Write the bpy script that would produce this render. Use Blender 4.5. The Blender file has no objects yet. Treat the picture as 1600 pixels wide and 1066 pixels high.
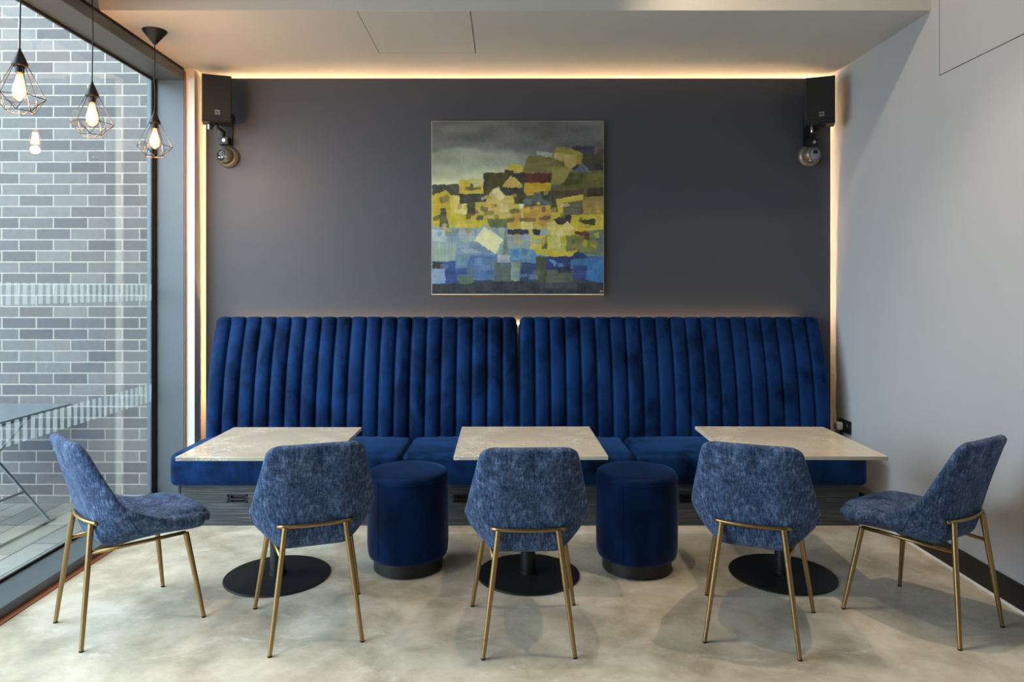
import bpy, bmesh, math, random
import numpy as np
from mathutils import Vector, Matrix

scene = bpy.context.scene
PI = math.pi
rnd = random.Random(7)

# ------------------------------------------------------------------ camera
F = 1110.0                     # focal length in pixels of the 1600 px frame
CAMZ = 1.55
cam_d = bpy.data.cameras.new('camera')
cam_d.sensor_fit = 'HORIZONTAL'
cam_d.sensor_width = 36.0
cam_d.lens = F / 1600 * 36.0
cam_d.shift_x = (800 - 790) / 1600
cam_d.shift_y = (452 - 533) / 1600
cam_d.clip_start = 0.05
cam = bpy.data.objects.new('camera', cam_d)
scene.collection.objects.link(cam)
cam.location = (0, 0, CAMZ)
cam.rotation_euler = (PI / 2, 0, 0)
scene.camera = cam

# ------------------------------------------------------------------ view
scene.view_settings.view_transform = 'Standard'
scene.view_settings.look = 'None'
scene.view_settings.gamma = 1.0
scene.view_settings.use_curve_mapping = False
scene.view_settings.exposure = 0.12
scene.cycles.max_bounces = 8
scene.cycles.diffuse_bounces = 5
scene.cycles.glossy_bounces = 4
scene.cycles.transparent_max_bounces = 16
scene.cycles.sample_clamp_indirect = 6.0
scene.cycles.caustics_reflective = False
scene.cycles.caustics_refractive = False

# ------------------------------------------------------------------ world (overcast daylight)
world = bpy.data.worlds.new('overcast_sky')
scene.world = world
world.use_nodes = True
wn = world.node_tree.nodes
wl = world.node_tree.links
wn.clear()
wo = wn.new('ShaderNodeOutputWorld')
wb = wn.new('ShaderNodeBackground')
wtc = wn.new('ShaderNodeTexCoord')
wsep = wn.new('ShaderNodeSeparateXYZ')
wr = wn.new('ShaderNodeValToRGB')
wl.new(wtc.outputs['Generated'], wsep.inputs[0])
wl.new(wsep.outputs['Z'], wr.inputs['Fac'])
wr.color_ramp.elements[0].position = 0.0
wr.color_ramp.elements[0].color = (0.60, 0.72, 0.86, 1)
wr.color_ramp.elements[1].position = 0.6
wr.color_ramp.elements[1].color = (0.80, 0.91, 1.0, 1)
wl.new(wr.outputs['Color'], wb.inputs['Color'])
wb.inputs['Strength'].default_value = 9.0
wl.new(wb.outputs[0], wo.inputs['Surface'])


def area_light(name, loc, direction, sx, sy, power, color, portal=False, spread=PI):
    ld = bpy.data.lights.new(name, 'AREA')
    ld.shape = 'RECTANGLE'
    ld.size = sx
    ld.size_y = sy
    ld.energy = power
    ld.color = color
    ld.spread = spread
    if portal:
        ld.cycles.is_portal = True
    o = bpy.data.objects.new(name, ld)
    scene.collection.objects.link(o)
    o.location = loc
    o.rotation_euler = Vector(direction).to_track_quat('-Z', 'Y').to_euler()
    return o


def spot_light(name, loc, target, power, color, angle, radius, blend=0.6):
    ld = bpy.data.lights.new(name, 'SPOT')
    ld.energy = power
    ld.color = color
    ld.spot_size = angle
    ld.spot_blend = blend
    ld.shadow_soft_size = radius
    o = bpy.data.objects.new(name, ld)
    scene.collection.objects.link(o)
    o.location = loc
    o.rotation_euler = (Vector(target) - Vector(loc)).to_track_quat('-Z', 'Y').to_euler()
    return o


WARM = (1.0, 0.74, 0.50)
# daylight entering through the window on the left and the shopfront behind the camera
area_light('window_portal', (-2.64, 2.78, 1.57), (1, 0, 0), 4.9, 3.06, 1, (1, 1, 1), portal=True)
# downlights in the raised ceiling in front of the bulkhead
for i, (lx, ly, tx, ty, tz, pw) in enumerate([
        (-1.3, 3.1, -1.2, 3.4, 0.0, 60), (0.1, 3.1, 0.1, 3.4, 0.0, 85), (1.6, 3.1, 1.6, 3.4, 0.0, 120),
        (0.6, 3.35, 2.5, 3.9, 2.3, 60)]):
    spot_light('ceiling_spot', (lx, ly, 3.86), (tx, ty, tz), pw, (1.0, 0.77, 0.52), math.radians(110 if tz > 1 else 78), 0.035, 0.7)

# ================================================================== helpers
C = scene.collection


def lin(c):
    """sRGB 0-255 to linear RGBA"""
    out = []
    for v in c:
        v /= 255.0
        out.append(v / 12.92 if v <= 0.04045 else ((v + 0.055) / 1.055) ** 2.4)
    return (out[0], out[1], out[2], 1.0)


def principled(name):
    m = bpy.data.materials.new(name)
    m.use_nodes = True
    nt = m.node_tree
    b = nt.nodes['Principled BSDF']
    return m, nt, b


def simple(name, col, rough=0.5, metal=0.0, bump=0.0, bscale=200, var=0.0, vscale=3.0, spec=None):
    m, nt, b = principled(name)
    b.inputs['Base Color'].default_value = lin(col)
    b.inputs['Roughness'].default_value = rough
    b.inputs['Metallic'].default_value = metal
    if spec is not None:
        b.inputs['Specular IOR Level'].default_value = spec
    tc = nt.nodes.new('ShaderNodeTexCoord')
    if bump:
        n = nt.nodes.new('ShaderNodeTexNoise')
        n.inputs['Scale'].default_value = bscale
        n.inputs['Detail'].default_value = 4
        nt.links.new(tc.outputs['Object'], n.inputs['Vector'])
        bp = nt.nodes.new('ShaderNodeBump')
        bp.inputs['Strength'].default_value = bump
        bp.inputs['Distance'].default_value = 0.002
        nt.links.new(n.outputs['Fac'], bp.inputs['Height'])
        nt.links.new(bp.outputs[0], b.inputs['Normal'])
    if var:
        n = nt.nodes.new('ShaderNodeTexNoise')
        n.inputs['Scale'].default_value = vscale
        n.inputs['Detail'].default_value = 5
        nt.links.new(tc.outputs['Object'], n.inputs['Vector'])
        r = nt.nodes.new('ShaderNodeValToRGB')
        a = lin(col)
        r.color_ramp.elements[0].position = 0.3
        r.color_ramp.elements[0].color = tuple(max(0, a[k] * (1 - var)) for k in range(3)) + (1,)
        r.color_ramp.elements[1].position = 0.7
        r.color_ramp.elements[1].color = tuple(min(1, a[k] * (1 + var)) for k in range(3)) + (1,)
        nt.links.new(n.outputs['Fac'], r.inputs['Fac'])
        nt.links.new(r.outputs['Color'], b.inputs['Base Color'])
    return m


def ramp(nt, fac, stops):
    r = nt.nodes.new('ShaderNodeValToRGB')
    el = r.color_ramp.elements
    while len(el) < len(stops):
        el.new(0.5)
    for e, (p, c) in zip(el, stops):
        e.position = p
        e.color = c
    nt.links.new(fac, r.inputs['Fac'])
    return r.outputs['Color']


def noise(nt, vec, scale, detail=4, rough=0.5, dist=0.0):
    n = nt.nodes.new('ShaderNodeTexNoise')
    n.inputs['Scale'].default_value = scale
    n.inputs['Detail'].default_value = detail
    n.inputs['Roughness'].default_value = rough
    n.inputs['Distortion'].default_value = dist
    nt.links.new(vec, n.inputs['Vector'])
    return n.outputs['Fac']


def mapping(nt, vec, scale=(1, 1, 1), loc=(0, 0, 0), rot=(0, 0, 0)):
    mp = nt.nodes.new('ShaderNodeMapping')
    mp.inputs['Scale'].default_value = scale
    mp.inputs['Location'].default_value = loc
    mp.inputs['Rotation'].default_value = rot
    nt.links.new(vec, mp.inputs['Vector'])
    return mp.outputs['Vector']


def mix(nt, a, b, fac, mode='MIX'):
    m = nt.nodes.new('ShaderNodeMix')
    m.data_type = 'RGBA'
    m.blend_type = mode
    for sock, v in ((m.inputs[6], a), (m.inputs[7], b)):
        if isinstance(v, (tuple, list)):
            sock.default_value = v
        else:
            nt.links.new(v, sock)
    if isinstance(fac, (int, float)):
        m.inputs[0].default_value = fac
    else:
        nt.links.new(fac, m.inputs[0])
    return m.outputs[2]


def bump(nt, b, height, strength, dist=0.003, prev=None):
    bp = nt.nodes.new('ShaderNodeBump')
    bp.inputs['Strength'].default_value = strength
    bp.inputs['Distance'].default_value = dist
    nt.links.new(height, bp.inputs['Height'])
    if prev is not None:
        nt.links.new(prev, bp.inputs['Normal'])
    nt.links.new(bp.outputs[0], b.inputs['Normal'])
    return bp.outputs[0]


def objc(nt):
    return nt.nodes.new('ShaderNodeTexCoord').outputs['Object']


# ------------------------------------------------------------------ materials
def mat_floor():
    m, nt, b = principled('polished_concrete')
    v = objc(nt)
    big = noise(nt, mapping(nt, v, (1, 1.4, 1)), 0.9, 5, 0.6, 0.2)
    c1 = ramp(nt, big, [(0.34, lin((164, 154, 136))), (0.50, lin((194, 185, 167))), (0.66, lin((214, 207, 192)))])
    med = noise(nt, mapping(nt, v, (1.0, 1.0, 1), (2, 5, 0), (0, 0, 0.5)), 3.2, 10, 0.68, 0.25)
    c2 = ramp(nt, med, [(0.36, lin((136, 127, 110))), (0.50, lin((190, 182, 164))), (0.62, lin((222, 216, 203)))])
    c = mix(nt, c1, c2, 0.55)
    pale = noise(nt, mapping(nt, v, (1, 2.6, 1), (3, 7, 0), (0, 0, 0.35)), 3.6, 12, 0.8, 0.5)
    pr = ramp(nt, pale, [(0.56, (0, 0, 0, 1)), (0.64, (0.6, 0.6, 0.6, 1))])
    c = mix(nt, c, lin((224, 222, 214)), pr)
    nt.links.new(c, b.inputs['Base Color'])
    r = ramp(nt, med, [(0.3, (0.30, 0.30, 0.30, 1)), (0.7, (0.44, 0.44, 0.44, 1))])
    nt.links.new(r, b.inputs['Roughness'])
    b.inputs['Specular IOR Level'].default_value = 0.5
    bump(nt, b, med, 0.05, 0.002)
    return m


def mat_velvet(name, base=(18, 47, 92), dark=(6, 18, 42)):
    m, nt, b = principled(name)
    v = objc(nt)
    n1 = noise(nt, mapping(nt, v, (1, 1, 0.7)), 5.0, 6, 0.6, 0.5)
    c = ramp(nt, n1, [(0.36, lin(dark)), (0.60, lin(base))])
    nt.links.new(c, b.inputs['Base Color'])
    b.inputs['Roughness'].default_value = 0.55
    b.inputs['Specular IOR Level'].default_value = 0.25
    b.inputs['Specular Tint'].default_value = lin((90, 140, 220))
    b.inputs['Sheen Weight'].default_value = 0.6
    b.inputs['Sheen Roughness'].default_value = 0.3
    b.inputs['Sheen Tint'].default_value = lin((88, 134, 200))
    h = noise(nt, mapping(nt, v, (1, 1, 0.5)), 14, 3, 0.5, 0.3)
    bump(nt, b, h, 0.10, 0.006)
    return m


def mat_chenille():
    m, nt, b = principled('chair_chenille')
    v = objc(nt)
    warp = noise(nt, mapping(nt, v, (120, 120, 3.0)), 1.0, 3, 0.65)
    weft = noise(nt, mapping(nt, v, (30, 30, 240)), 1.0, 2, 0.5)
    worn = noise(nt, mapping(nt, v, (1.3, 1.3, 1)), 15.0, 10, 0.85, 0.2)
    c = ramp(nt, worn, [(0.34, lin((25, 36, 58))), (0.50, lin((60, 79, 113))), (0.66, lin((98, 117, 149)))])
    w = ramp(nt, warp, [(0.36, (0.35, 0.36, 0.40, 1)), (0.52, (1, 1, 1, 1)), (0.68, (2.1, 2.1, 1.95, 1))])
    c = mix(nt, c, w, 0.85, 'MULTIPLY')
    w2 = ramp(nt, weft, [(0.35, (0.66, 0.66, 0.66, 1)), (0.65, (1.35, 1.35, 1.35, 1))])
    c = mix(nt, c, w2, 0.7, 'MULTIPLY')
    nt.links.new(c, b.inputs['Base Color'])
    b.inputs['Roughness'].default_value = 0.85
    b.inputs['Specular IOR Level'].default_value = 0.2
    b.inputs['Sheen Weight'].default_value = 0.2
    b.inputs['Sheen Tint'].default_value = lin((160, 175, 200))
    p = bump(nt, b, warp, 0.3, 0.0015)
    bump(nt, b, weft, 0.2, 0.0015, p)
    return m


def mat_stone():
    m, nt, b = principled('cream_stone')
    v = objc(nt)
    base = ramp(nt, noise(nt, v, 3.0, 6, 0.6, 0.8), [(0.35, lin((190, 182, 164))), (0.65, lin((204, 197, 180)))])
    vn = noise(nt, mapping(nt, v, (1.0, 1.6, 1)), 6.0, 10, 0.72, 2.0)
    vm = ramp(nt, vn, [(0.47, (0, 0, 0, 1)), (0.50, (1, 1, 1, 1)), (0.53, (0, 0, 0, 1))])
    patch = ramp(nt, noise(nt, v, 2.6, 3, 0.5), [(0.47, (0, 0, 0, 1)), (0.60, (1, 1, 1, 1))])
    k = mix(nt, vm, patch, 1.0, 'MULTIPLY')
    c = mix(nt, base, lin((246, 244, 236)), k)
    nt.links.new(c, b.inputs['Base Color'])
    b.inputs['Roughness'].default_value = 0.14
    return m


def mat_brick():
    m, nt, b = principled('grey_brickwork')
    v = objc(nt)
    sep = nt.nodes.new('ShaderNodeSeparateXYZ')
    nt.links.new(mapping(nt, v, (1, 1, 1), (-0.097, 0, 0.0304)), sep.inputs[0])
    comb = nt.nodes.new('ShaderNodeCombineXYZ')
    nt.links.new(sep.outputs['X'], comb.inputs['X'])
    nt.links.new(sep.outputs['Z'], comb.inputs['Y'])
    wob = noise(nt, v, 14, 3)
    br = nt.nodes.new('ShaderNodeTexBrick')
    br.offset = 0.5
    br.inputs['Scale'].default_value = 1.0
    br.inputs['Brick Width'].default_value = 0.264
    br.inputs['Row Height'].default_value = 0.0853
    br.inputs['Mortar Size'].default_value = 0.0055
    br.inputs['Mortar Smooth'].default_value = 0.15
    br.inputs['Bias'].default_value = 0.0
    br.inputs['Color1'].default_value = lin((82, 80, 82))
    br.inputs['Color2'].default_value = lin((110, 107, 107))
    br.inputs['Mortar'].default_value = lin((150, 146, 137))
    add = nt.nodes.new('ShaderNodeVectorMath')
    add.operation = 'ADD'
    sc = nt.nodes.new('ShaderNodeVectorMath')
    sc.operation = 'SCALE'
    sc.inputs['Scale'].default_value = 0.004
    nt.links.new(wob, sc.inputs[0])
    nt.links.new(comb.outputs[0], add.inputs[0])
    nt.links.new(sc.outputs[0], add.inputs[1])
    nt.links.new(add.outputs[0], br.inputs['Vector'])
    g = ramp(nt, noise(nt, v, 30, 6, 0.7), [(0.3, (0.82, 0.82, 0.82, 1)), (0.7, (1.12, 1.12, 1.12, 1))])
    c = mix(nt, br.outputs['Color'], g, 0.7, 'MULTIPLY')
    nt.links.new(c, b.inputs['Base Color'])
    b.inputs['Roughness'].default_value = 0.85
    inv = nt.nodes.new('ShaderNodeMath')
    inv.operation = 'SUBTRACT'
    inv.inputs[0].default_value = 1.0
    nt.links.new(br.outputs['Fac'], inv.inputs[1])
    bump(nt, b, inv.outputs[0], 0.7, 0.006)
    return m


def mat_paving():
    m, nt, b = principled('stone_paving')
    v = objc(nt)
    br = nt.nodes.new('ShaderNodeTexBrick')
    br.offset = 0.35
    br.inputs['Scale'].default_value = 1.0
    br.inputs['Brick Width'].default_value = 0.55
    br.inputs['Row Height'].default_value = 0.17
    br.inputs['Mortar Size'].default_value = 0.005
    br.inputs['Color1'].default_value = lin((112, 113, 109))
    br.inputs['Color2'].default_value = lin((136, 134, 128))
    br.inputs['Mortar'].default_value = lin((58, 58, 58))
    nt.links.new(mapping(nt, v, (1, 1, 1), (0, 0, 0), (0, 0, math.radians(90))), br.inputs['Vector'])
    g = ramp(nt, noise(nt, v, 12, 6, 0.7), [(0.3, (0.85, 0.85, 0.85, 1)), (0.7, (1.1, 1.1, 1.1, 1))])
    nt.links.new(mix(nt, br.outputs['Color'], g, 0.8, 'MULTIPLY'), b.inputs['Base Color'])
    b.inputs['Roughness'].default_value = 0.75
    return m


def mat_glass(name, tint=(0.93, 0.97, 0.96), ior=1.5):
    m = bpy.data.materials.new(name)
    m.use_nodes = True
    nt = m.node_tree
    nt.nodes.clear()
    out = nt.nodes.new('ShaderNodeOutputMaterial')
    mx = nt.nodes.new('ShaderNodeMixShader')
    tr = nt.nodes.new('ShaderNodeBsdfTransparent')
    tr.inputs['Color'].default_value = (*tint, 1)
    gl = nt.nodes.new('ShaderNodeBsdfGlossy')
    gl.inputs['Roughness'].default_value = 0.0
    gl.inputs['Color'].default_value = (1, 1, 1, 1)
    lw = nt.nodes.new('ShaderNodeLayerWeight')      # Schlick reflectance, the same from both sides
    lw.inputs['Blend'].default_value = 0.5
    pw = nt.nodes.new('ShaderNodeMath')
    pw.operation = 'POWER'
    pw.inputs[1].default_value = 5.0
    nt.links.new(lw.outputs['Facing'], pw.inputs[0])
    ma = nt.nodes.new('ShaderNodeMath')
    ma.operation = 'MULTIPLY_ADD'
    ma.inputs[1].default_value = 0.96
    ma.inputs[2].default_value = 0.075
    nt.links.new(pw.outputs[0], ma.inputs[0])
    nt.links.new(ma.outputs[0], mx.inputs[0])
    nt.links.new(tr.outputs[0], mx.inputs[1])
    nt.links.new(gl.outputs[0], mx.inputs[2])
    nt.links.new(mx.outputs[0], out.inputs['Surface'])
    return m


def mat_frosted():
    m = bpy.data.materials.new('frosted_film')
    m.use_nodes = True
    nt = m.node_tree
    nt.nodes.clear()
    out = nt.nodes.new('ShaderNodeOutputMaterial')
    mx = nt.nodes.new('ShaderNodeMixShader')
    mx.inputs[0].default_value = 0.20
    tr = nt.nodes.new('ShaderNodeBsdfTransparent')
    mx2 = nt.nodes.new('ShaderNodeMixShader')
    mx2.inputs[0].default_value = 0.6
    df = nt.nodes.new('ShaderNodeBsdfDiffuse')
    df.inputs['Color'].default_value = (0.6, 0.66, 0.66, 1)
    tl = nt.nodes.new('ShaderNodeBsdfTranslucent')
    tl.inputs['Color'].default_value = (0.6, 0.66, 0.66, 1)
    nt.links.new(df.outputs[0], mx2.inputs[1])
    nt.links.new(tl.outputs[0], mx2.inputs[2])
    nt.links.new(tr.outputs[0], mx.inputs[1])
    nt.links.new(mx2.outputs[0], mx.inputs[2])
    nt.links.new(mx.outputs[0], out.inputs['Surface'])
    return m


def mat_emit(name, col, strength):
    m, nt, b = principled(name)
    b.inputs['Base Color'].default_value = (*col, 1)
    b.inputs['Emission Color'].default_value = (*col, 1)
    b.inputs['Emission Strength'].default_value = strength
    return m


def mat_bulb():
    m = bpy.data.materials.new('amber_bulb_glass')
    m.use_nodes = True
    nt = m.node_tree
    nt.nodes.clear()
    out = nt.nodes.new('ShaderNodeOutputMaterial')
    tr = nt.nodes.new('ShaderNodeBsdfTransparent')
    tr.inputs['Color'].default_value = (1.0, 0.86, 0.62, 1)
    gl = nt.nodes.new('ShaderNodeBsdfGlossy')
    gl.inputs['Roughness'].default_value = 0.05
    em = nt.nodes.new('ShaderNodeEmission')
    em.inputs['Color'].default_value = (1.0, 0.50, 0.17, 1)
    em.inputs['Strength'].default_value = 0.8
    lw = nt.nodes.new('ShaderNodeLayerWeight')
    lw.inputs['Blend'].default_value = 0.25
    mx = nt.nodes.new('ShaderNodeMixShader')
    nt.links.new(lw.outputs['Facing'], mx.inputs[0])
    nt.links.new(tr.outputs[0], mx.inputs[1])
    nt.links.new(gl.outputs[0], mx.inputs[2])
    ad = nt.nodes.new('ShaderNodeAddShader')
    nt.links.new(mx.outputs[0], ad.inputs[0])
    nt.links.new(em.outputs[0], ad.inputs[1])
    nt.links.new(ad.outputs[0], out.inputs['Surface'])
    return m


def mat_plinth_wood():
    m, nt, b = principled('dark_woodgrain_laminate')
    v = objc(nt)
    g = noise(nt, mapping(nt, v, (2.5, 10, 90)), 1.0, 6, 0.7, 0.6)
    c = ramp(nt, g, [(0.30, lin((26, 29, 33))), (0.52, lin((58, 63, 67))), (0.68, lin((98, 102, 104)))])
    nt.links.new(c, b.inputs['Base Color'])
    b.inputs['Roughness'].default_value = 0.55
    bump(nt, b, g, 0.3, 0.002)
    return m


M = {
    'floor': mat_floor(),
    'white': simple('white_plaster', (212, 210, 205), 0.85, bump=0.05, var=0.03, vscale=1.5),
    'right': simple('pale_grey_plaster', (178, 180, 184), 0.8, bump=0.05, var=0.03, vscale=1.2),
    'cream': simple('cream_plaster', (232, 227, 216), 0.85, bump=0.04),
    'panel': simple('charcoal_paint', (70, 71, 79), 0.5, bump=0.04, var=0.06, vscale=1.0),
    'frame': simple('anthracite_aluminium', (92, 101, 107), 0.42, metal=0.3, bump=0.03),
    'gasket': simple('black_rubber', (18, 18, 19), 0.7),
    'copper': simple('brown_edge_and_gap_shade', (150, 100, 70), 0.55),
    'black': simple('black_paint', (16, 16, 17), 0.5),
    'blackmetal': simple('black_powder_coat', (14, 14, 15), 0.48, bump=0.08, bscale=600),
    'brass': simple('brushed_brass', (160, 132, 90), 0.38, metal=1.0, bump=0.04, bscale=300),
    'velvet': mat_velvet('blue_velvet'),
    'velvet2': mat_velvet('navy_velvet', (12, 33, 72), (6, 16, 38)),
    'chenille': mat_chenille(),
    'piping': simple('chair_seam', (28, 42, 70), 0.9),
    'stone': mat_stone(),
    'brick': mat_brick(),
    'paving': mat_paving(),
    'glass': mat_glass('window_glass'),
    'frost': mat_frosted(),
    'led': mat_emit('warm_led', (1.0, 0.64, 0.34), 115.0),
    'led_low': mat_emit('warm_led_bright', (1.0, 0.60, 0.26), 120.0),
    'fil': mat_emit('glowing_filament', (1.0, 0.66, 0.30), 160.0),
    'bulb': mat_bulb(),
    'speaker': simple('speaker_black', (20, 19, 20), 0.6, bump=0.2, bscale=900),
    'grille': simple('speaker_grille', (26, 24, 24), 0.75, bump=0.6, bscale=1500),
    'silver': simple('badge_silver', (170, 170, 172), 0.35, metal=0.6),
    'chrome': simple('polished_steel', (190, 190, 192), 0.15, metal=1.0),
    'camshell': simple('pewter_shell', (128, 120, 104), 0.35, metal=0.55),
    'lens': simple('lens_glass', (14, 15, 20), 0.25, spec=0.4),
    'wood': mat_plinth_wood(),
    'plastic': simple('white_plastic', (225, 226, 228), 0.4),
    'galv': simple('grey_galvanised_steel', (112, 122, 126), 0.45, metal=0.5),
    'outtop': simple('grey_table_laminate', (96, 106, 112), 0.25),
    'shadowgap': simple('shadow_gap', (60, 58, 55), 0.9),
    'canvasedge': simple('raw_canvas', (196, 188, 160), 0.9),
}


# ------------------------------------------------------------------ mesh helpers
def new_bm():
    return bmesh.new()


def obj(name, bm, m, parent=None, smooth=False, angle=None, loc=None):
    bmesh.ops.recalc_face_normals(bm, faces=bm.faces)
    me = bpy.data.meshes.new(name)
    bm.to_mesh(me)
    bm.free()
    if smooth or angle:
        for p in me.polygons:
            p.use_smooth = True
        if angle:
            me.set_sharp_from_angle(angle=math.radians(angle))
    o = bpy.data.objects.new(name, me)
    C.objects.link(o)
    if m is not None:
        me.materials.append(m)
    if parent is not None:
        o.parent = parent
    if loc is not None:
        o.location = loc
    return o


def thing(name, label, cat, loc=(0, 0, 0), rotz=0.0, group=None):
    o = bpy.data.objects.new(name, None)
    o.empty_display_size = 0.1
    C.objects.link(o)
    o.location = loc
    o.rotation_euler = (0, 0, rotz)
    tag(o, label, cat, group)
    return o


def tag(o, label, cat, group=None):
    o['label'] = label
    o['category'] = cat
    if group:
        o['group'] = group
    return o


def struct(name, bm, m, label=None, parent=None, **kw):
    o = obj(name, bm, m, parent, **kw)
    if parent is None:
        o['kind'] = 'structure'
    if label:
        o['label'] = label
    return o


def dup(root, loc, rotz, label):
    r = root.copy()
    C.objects.link(r)
    r.location = loc
    r.rotation_euler = (0, 0, rotz)
    r['label'] = label
    for ch in list(root.children):
        c = ch.copy()
        C.objects.link(c)
        c.parent = r
        for g in list(ch.children):
            d = g.copy()
            C.objects.link(d)
            d.parent = c
    return r


def box(bm, x0, x1, y0, y1, z0, z1, mtx=None):
    vs = [bm.verts.new((x, y, z)) for x in (x0, x1) for y in (y0, y1) for z in (z0, z1)]
    for f in ((0, 1, 3, 2), (4, 6, 7, 5), (0, 4, 5, 1), (2, 3, 7, 6), (0, 2, 6, 4), (1, 5, 7, 3)):
        bm.faces.new([vs[i] for i in f])
    if mtx is not None:
        bmesh.ops.transform(bm, matrix=mtx, verts=vs)
    return vs


def rbox(bm, x0, x1, y0, y1, z0, z1, r, seg=3, mtx=None):
    t = bmesh.new()
    box(t, x0, x1, y0, y1, z0, z1)
    bmesh.ops.recalc_face_normals(t, faces=t.faces)
    bmesh.ops.bevel(t, geom=list(t.edges), offset=r, segments=seg, profile=0.5, affect='EDGES')
    if mtx is not None:
        bmesh.ops.transform(t, matrix=mtx, verts=t.verts)
    me = bpy.data.meshes.new('t')
    t.to_mesh(me)
    t.free()
    bm.from_mesh(me)
    bpy.data.meshes.remove(me)


def tube(bm, pts, r, n=12, caps=True, radii=None):
    pts = [Vector(p) for p in pts]
    rings = []
    prev = None
    for i, p in enumerate(pts):
        if i == 0:
            t = pts[1] - pts[0]
        elif i == len(pts) - 1:
            t = pts[-1] - pts[-2]
        else:
            t = (pts[i + 1] - p).normalized() + (p - pts[i - 1]).normalized()
        t.normalize()
        if prev is None:
            a = Vector((0, 0, 1)) if abs(t.z) < 0.9 else Vector((1, 0, 0))
            u = t.cross(a).normalized()
        else:
            u = (prev - t * prev.dot(t)).normalized()
        prev = u
        w = t.cross(u)
        rr = radii[i] if radii else r
        rings.append([bm.verts.new(p + (u * math.cos(2 * PI * k / n) + w * math.sin(2 * PI * k / n)) * rr) for k in range(n)])
    for a, b in zip(rings, rings[1:]):
        for k in range(n):
            bm.faces.new((a[k], a[(k + 1) % n], b[(k + 1) % n], b[k]))
    if caps:
        bm.faces.new(rings[0][::-1])
        bm.faces.new(rings[-1])


def lathe(bm, prof, n=48, mtx=None, capb=True, capt=True):
    rings = []
    allv = []
    for r, z in prof:
        ring = [bm.verts.new((r * math.cos(2 * PI * k / n), r * math.sin(2 * PI * k / n), z)) for k in range(n)]
        rings.append(ring)
        allv += ring
    for a, b in zip(rings, rings[1:]):
        for k in range(n):
            bm.faces.new((a[k], a[(k + 1) % n], b[(k + 1) % n], b[k]))
    if capb:
        bm.faces.new(rings[0][::-1])
    if capt:
        bm.faces.new(rings[-1])
    if mtx is not None:
        bmesh.ops.transform(bm, matrix=mtx, verts=allv)


def catmull(ctrl, n):
    """ctrl: list of tuples; returns n+1 interpolated rows"""
    P = np.array(ctrl, float)
    k = len(P) - 1
    out = []
    for i in range(n + 1):
        t = i / n * k
        j = min(int(t), k - 1)
        f = t - j
        p0 = P[max(j - 1, 0)]
        p1 = P[j]
        p2 = P[j + 1]
        p3 = P[min(j + 2, k)]
        out.append(0.5 * ((2 * p1) + (-p0 + p2) * f + (2 * p0 - 5 * p1 + 4 * p2 - p3) * f * f + (-p0 + 3 * p1 - 3 * p2 + p3) * f ** 3))
    return np.array(out)


# ================================================================== the room
XR = 2.48           # right wall
XF = -2.360         # inner face of the window frame
XG = -2.58          # glass
YB = 5.62           # real back wall
YP = 5.36           # front of the dark wall panel
CZ = 3.175          # soffit over the seating
YS = 4.14           # front edge of that soffit
HZ = 3.9            # raised ceiling
YN = -4.0           # shopfront behind the camera

bm = new_bm()
box(bm, XG - 0.028, XR + 0.2, YN, YB + 0.1, -0.12, 0.0)
struct('floor', bm, M['floor'], 'mottled grey polished concrete floor')

bm = new_bm()
box(bm, XR, XR + 0.2, YN, YB + 0.1, 0.0, HZ)
struct('wall_right', bm, M['right'], 'pale grey plaster wall')

bm = new_bm()
box(bm, -2.585, XR, YB, YB + 0.15, 0.0, HZ)
struct('wall_back', bm, M['cream'], 'plaster wall behind the dark panel')

bm = new_bm()
box(bm, -2.585, -2.29, 5.23, YB, 0.0, CZ)
struct('wall_left', bm, M['cream'], 'narrow cream pier between window and dark panel')

bm = new_bm()
rbox(bm, -2.262, 2.452, YP, YP + 0.02, 0.0, 3.142, 0.002, 1)
struct('wall_panel', bm, M['panel'], 'charcoal painted wall panel standing proud of the wall')

# ceilings
bm = new_bm()
box(bm, XG - 0.03, XR, YS, YB, CZ, CZ + 0.12)
box(bm, XG - 0.03, XR, YS, YS + 0.12, CZ + 0.12, HZ)
struct('ceiling', bm, M['white'], 'lowered white plaster ceiling over the seating')
bm = new_bm()
box(bm, XG - 0.03, XR + 0.2, YN, YS, HZ, HZ + 0.15)
struct('ceiling_raised', bm, M['white'])

# left wall above the window (in front of the raised ceiling) : downstand
bm = new_bm()
box(bm, XG - 0.03, -2.43, YN, YS, 3.165, HZ)
box(bm, XG - 0.03, XF - 0.03, YN, 0.35, 0.0, 3.165)
struct('wall_left_upper', bm, M['white'])

# skirting
bm = new_bm()
rbox(bm, XR - 0.014, XR, YN, 5.0, 0.012, 0.132, 0.003, 2)
struct('baseboard_right', bm, M['black'], 'black skirting board')
bm = new_bm()
box(bm, XR - 0.018, XR, YN, 5.0, 0.0, 0.012)  # pale strip stands in for light reflected in the floor gap
struct('skirting_gap_reflection', bm, M['plastic'], 'thin pale strip painting the reflection in the gap under the skirting')

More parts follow.
